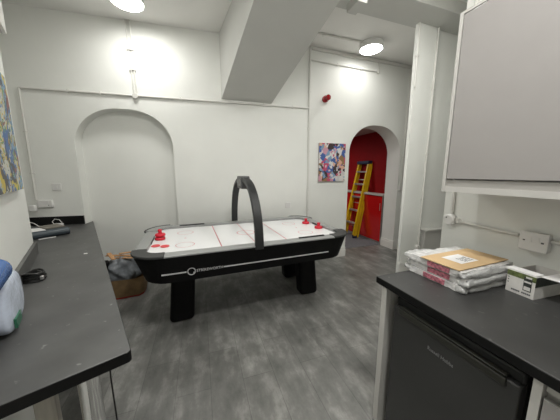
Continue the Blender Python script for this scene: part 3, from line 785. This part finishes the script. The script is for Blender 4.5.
# stack of wrapped packs
def slab(sx, sy, sz, amp, seed, nx=26, ny=26, nz=4):
    """box with crumpled skin, base at z=0, corner at 0,0"""
    m = MB(); idx = {}
    def vid(i, j, k):
        key = (i, j, k)
        if key not in idx:
            p = Vector((sx*i/nx, sy*j/ny, sz*k/nz))
            q = Vector((noise.noise(p*24+Vector((seed, 0, 0))), noise.noise(p*24+Vector((0, seed, 5))), noise.noise(p*24+Vector((3, 1, seed)))))
            q2 = Vector((noise.noise(p*70+Vector((seed, 9, 0))), noise.noise(p*70+Vector((7, seed, 5))), 0))
            e = amp*(1.0 if j < ny*.12 or i > nx*.9 or j > ny*.9 else .45)
            p = p+q*e+q2*e*.5
            p.z = min(max(p.z, 0), sz)
            idx[key] = len(m.v); m.v.append(tuple(p))
        return idx[key]
    def quad(a, b, c, d): m.f.append((vid(*a), vid(*b), vid(*c), vid(*d))); m.m.append(0)
    for i in range(nx):
        for j in range(ny):
            quad((i, j, 0), (i, j+1, 0), (i+1, j+1, 0), (i+1, j, 0)); quad((i, j, nz), (i+1, j, nz), (i+1, j+1, nz), (i, j+1, nz))
    for i in range(nx):
        for k in range(nz):
            quad((i, 0, k), (i+1, 0, k), (i+1, 0, k+1), (i, 0, k+1)); quad((i, ny, k), (i, ny, k+1), (i+1, ny, k+1), (i+1, ny, k))
    for j in range(ny):
        for k in range(nz):
            quad((0, j, k), (0, j, k+1), (0, j+1, k+1), (0, j+1, k)); quad((nx, j, k), (nx, j+1, k), (nx, j+1, k+1), (nx, j, k+1))
    return m
PLABEL = ['bottom shrink wrapped pack of the stack on the right worktop', 'middle shrink wrapped pack with pink print in the stack', 'top shrink wrapped pack directly under the cardboard sheet']
for i in range(3):
    ox, oy = (.0, .006, -.003)[i], (.0, -.006, .004)[i]
    t = thing('wrapped_pack', PLABEL[i], 'wrapped pack', RW(.245+ox, -.272+oy, ZK+.0008+i*.0362), A_RIGHT, 'shrink wrapped packs under the cardboard')
    slab(.40, .30, .0345, .010, i*3.7).build('shrink_wrap', WRAP, t, fix=False)
    BX((-.005, .085-.012*i, .004), (.004, .205-.012*i, .031)).build('printed_band', PINKINK, t, bevel=.002)
    for j, (bx_, by_, sx_, sy_, sz_) in enumerate(((.10, .315, .22, .07, .032), (.20, -.006, .34, .035, .031), (.015, .01, .05, .05, .031))):
        fo = pillow(sx_, sy_, sz_, n=8, amp=.014, freq=38, ox=i*2.1+j*5.3, pw=3).build('loose_film', FILM, t)
        fo.location = (bx_+.004*i, by_, 0)
# loose tail of film at the front corner
cd = thing('cardboard_sheet', 'brown cardboard sheet with a white label on the wrapped packs', 'cardboard', RW(.236, -.255, ZK+.1105), A_RIGHT+rad(1.5))
MB().box((0, 0, 0), (.41, .205, .004)).build('sheet', CARD, cd)
lbo = MB().box((.10, .05, .004), (.24, .155, .0046)).build('label', PAPER, cd)
m_ = MB()
random.seed(11)
for r_ in range(5):
    x_ = .215-r_*.016
    y_ = .062
    while y_ < .11:
        w_ = random.uniform(.006, .02)
        m_.box((x_, y_, .0046), (x_+.007, y_+w_, .0050)); y_ += w_+.005
m_.build('printed_text', INK, lbo)
# carton with open flaps
bx = thing('carton', 'small white and green printed carton with open flaps by the wall', 'carton', RW(.495, -.422, ZK+.0008), A_RIGHT+rad(-4))
CW, CD_, CH = .205, .108, .108
wl = .003
m_ = MB()
m_.box((0, 0, 0), (CW, CD_, wl)); m_.box((0, 0, wl), (wl, CD_, CH)); m_.box((CW-wl, 0, wl), (CW, CD_, CH))
m_.box((wl, 0, wl), (CW-wl, wl, CH)); m_.box((wl, CD_-wl, wl), (CW-wl, CD_, CH))
m_.build('box_body', BOXW, bx)
BX((-.001, -.001, .082), (0, CD_, CH)).build('green_band', BOXG, bx)
BX((-.001, -.0012, .060), (CW, 0, CH)).build('green_band', BOXDK, bx)
lab = MB(); lab.box((-.0016, .012, .030), (-.0008, .042, .098)); l_ = lab.build('label', BOXDK, bx)
BX((-.0022, .015, .034), (-.0014, .039, .052)).build('label_window', BOXW, l_)
BX((-.0022, .014, .070), (-.0014, .040, .078)).build('label_window', BOXW, l_)
BX((-.0022, .014, .092), (-.0014, .036, .100)).build('label_window', BOXW, l_)
m_ = MB()
for y_, w_ in ((.012, .034), (.052, .034)):
    for k in range(5): m_.box((-.0014, y_+k*w_/5, .013), (-.0004, y_+k*w_/5+w_/6.2, .020))
for k in range(4): m_.box((-.0014, .098, .045+k*.013), (-.0004, .103, .050+k*.013))
m_.build('printed_marks', INK, bx)
m_ = MB(); m_.box((.006, .010, .092), (CW*.5, CD_-.006, .100)); m_.build('flap', BOXW, bx)
m_ = MB().hexa([(-.004, CD_-.002, CH), (.06, CD_-.002, CH), (.06, CD_+.002, CH), (-.004, CD_+.002, CH), (-.03, CD_+.035, CH+.028), (.07, CD_+.035, CH+.028), (.07, CD_+.038, CH+.028), (-.03, CD_+.038, CH+.028)])
fl = MB().hexa([(0, 0, CH-.001), (.0, CD_, CH-.001), (-.045, CD_+.006, CH+.012), (-.045, -.004, CH+.012), (0, 0, CH+.002), (0, CD_, CH+.002), (-.045, CD_+.006, CH+.015), (-.045, -.004, CH+.015)])
BX((.0, .002, CH), (.055, CD_+.01, CH+.008)).build('flap', PAPER, bx)
MB().hexa([(.03, 0, CH), (CW, 0, CH), (CW+.03, -.14, CH-.006), (.05, -.12, CH-.002), (.03, 0, CH+.003), (CW, 0, CH+.003), (CW+.03, -.14, CH-.003), (.05, -.12, CH+.001)]).build('flap', PAPER, bx)

# ------------------------------------------------------------------ world, camera, colour
w = bpy.data.worlds.new('World'); scene.world = w; w.use_nodes = True
w.node_tree.nodes['Background'].inputs[0].default_value = (.8, .85, 1, 1); w.node_tree.nodes['Background'].inputs[1].default_value = .02
cam = bpy.data.cameras.new('camera'); co = bpy.data.objects.new('camera', cam); COL.objects.link(co)
cam.sensor_width = 36; cam.lens = 36*231.3/560; cam.clip_start = .02
co.location = (0, 0, 1.5); co.rotation_euler = (PI/2-.1572, 0, 0)
scene.camera = co
vs_ = scene.view_settings
vs_.view_transform = 'Standard'; vs_.look = 'None'; vs_.gamma = 1; vs_.use_curve_mapping = False; vs_.exposure = 0.16
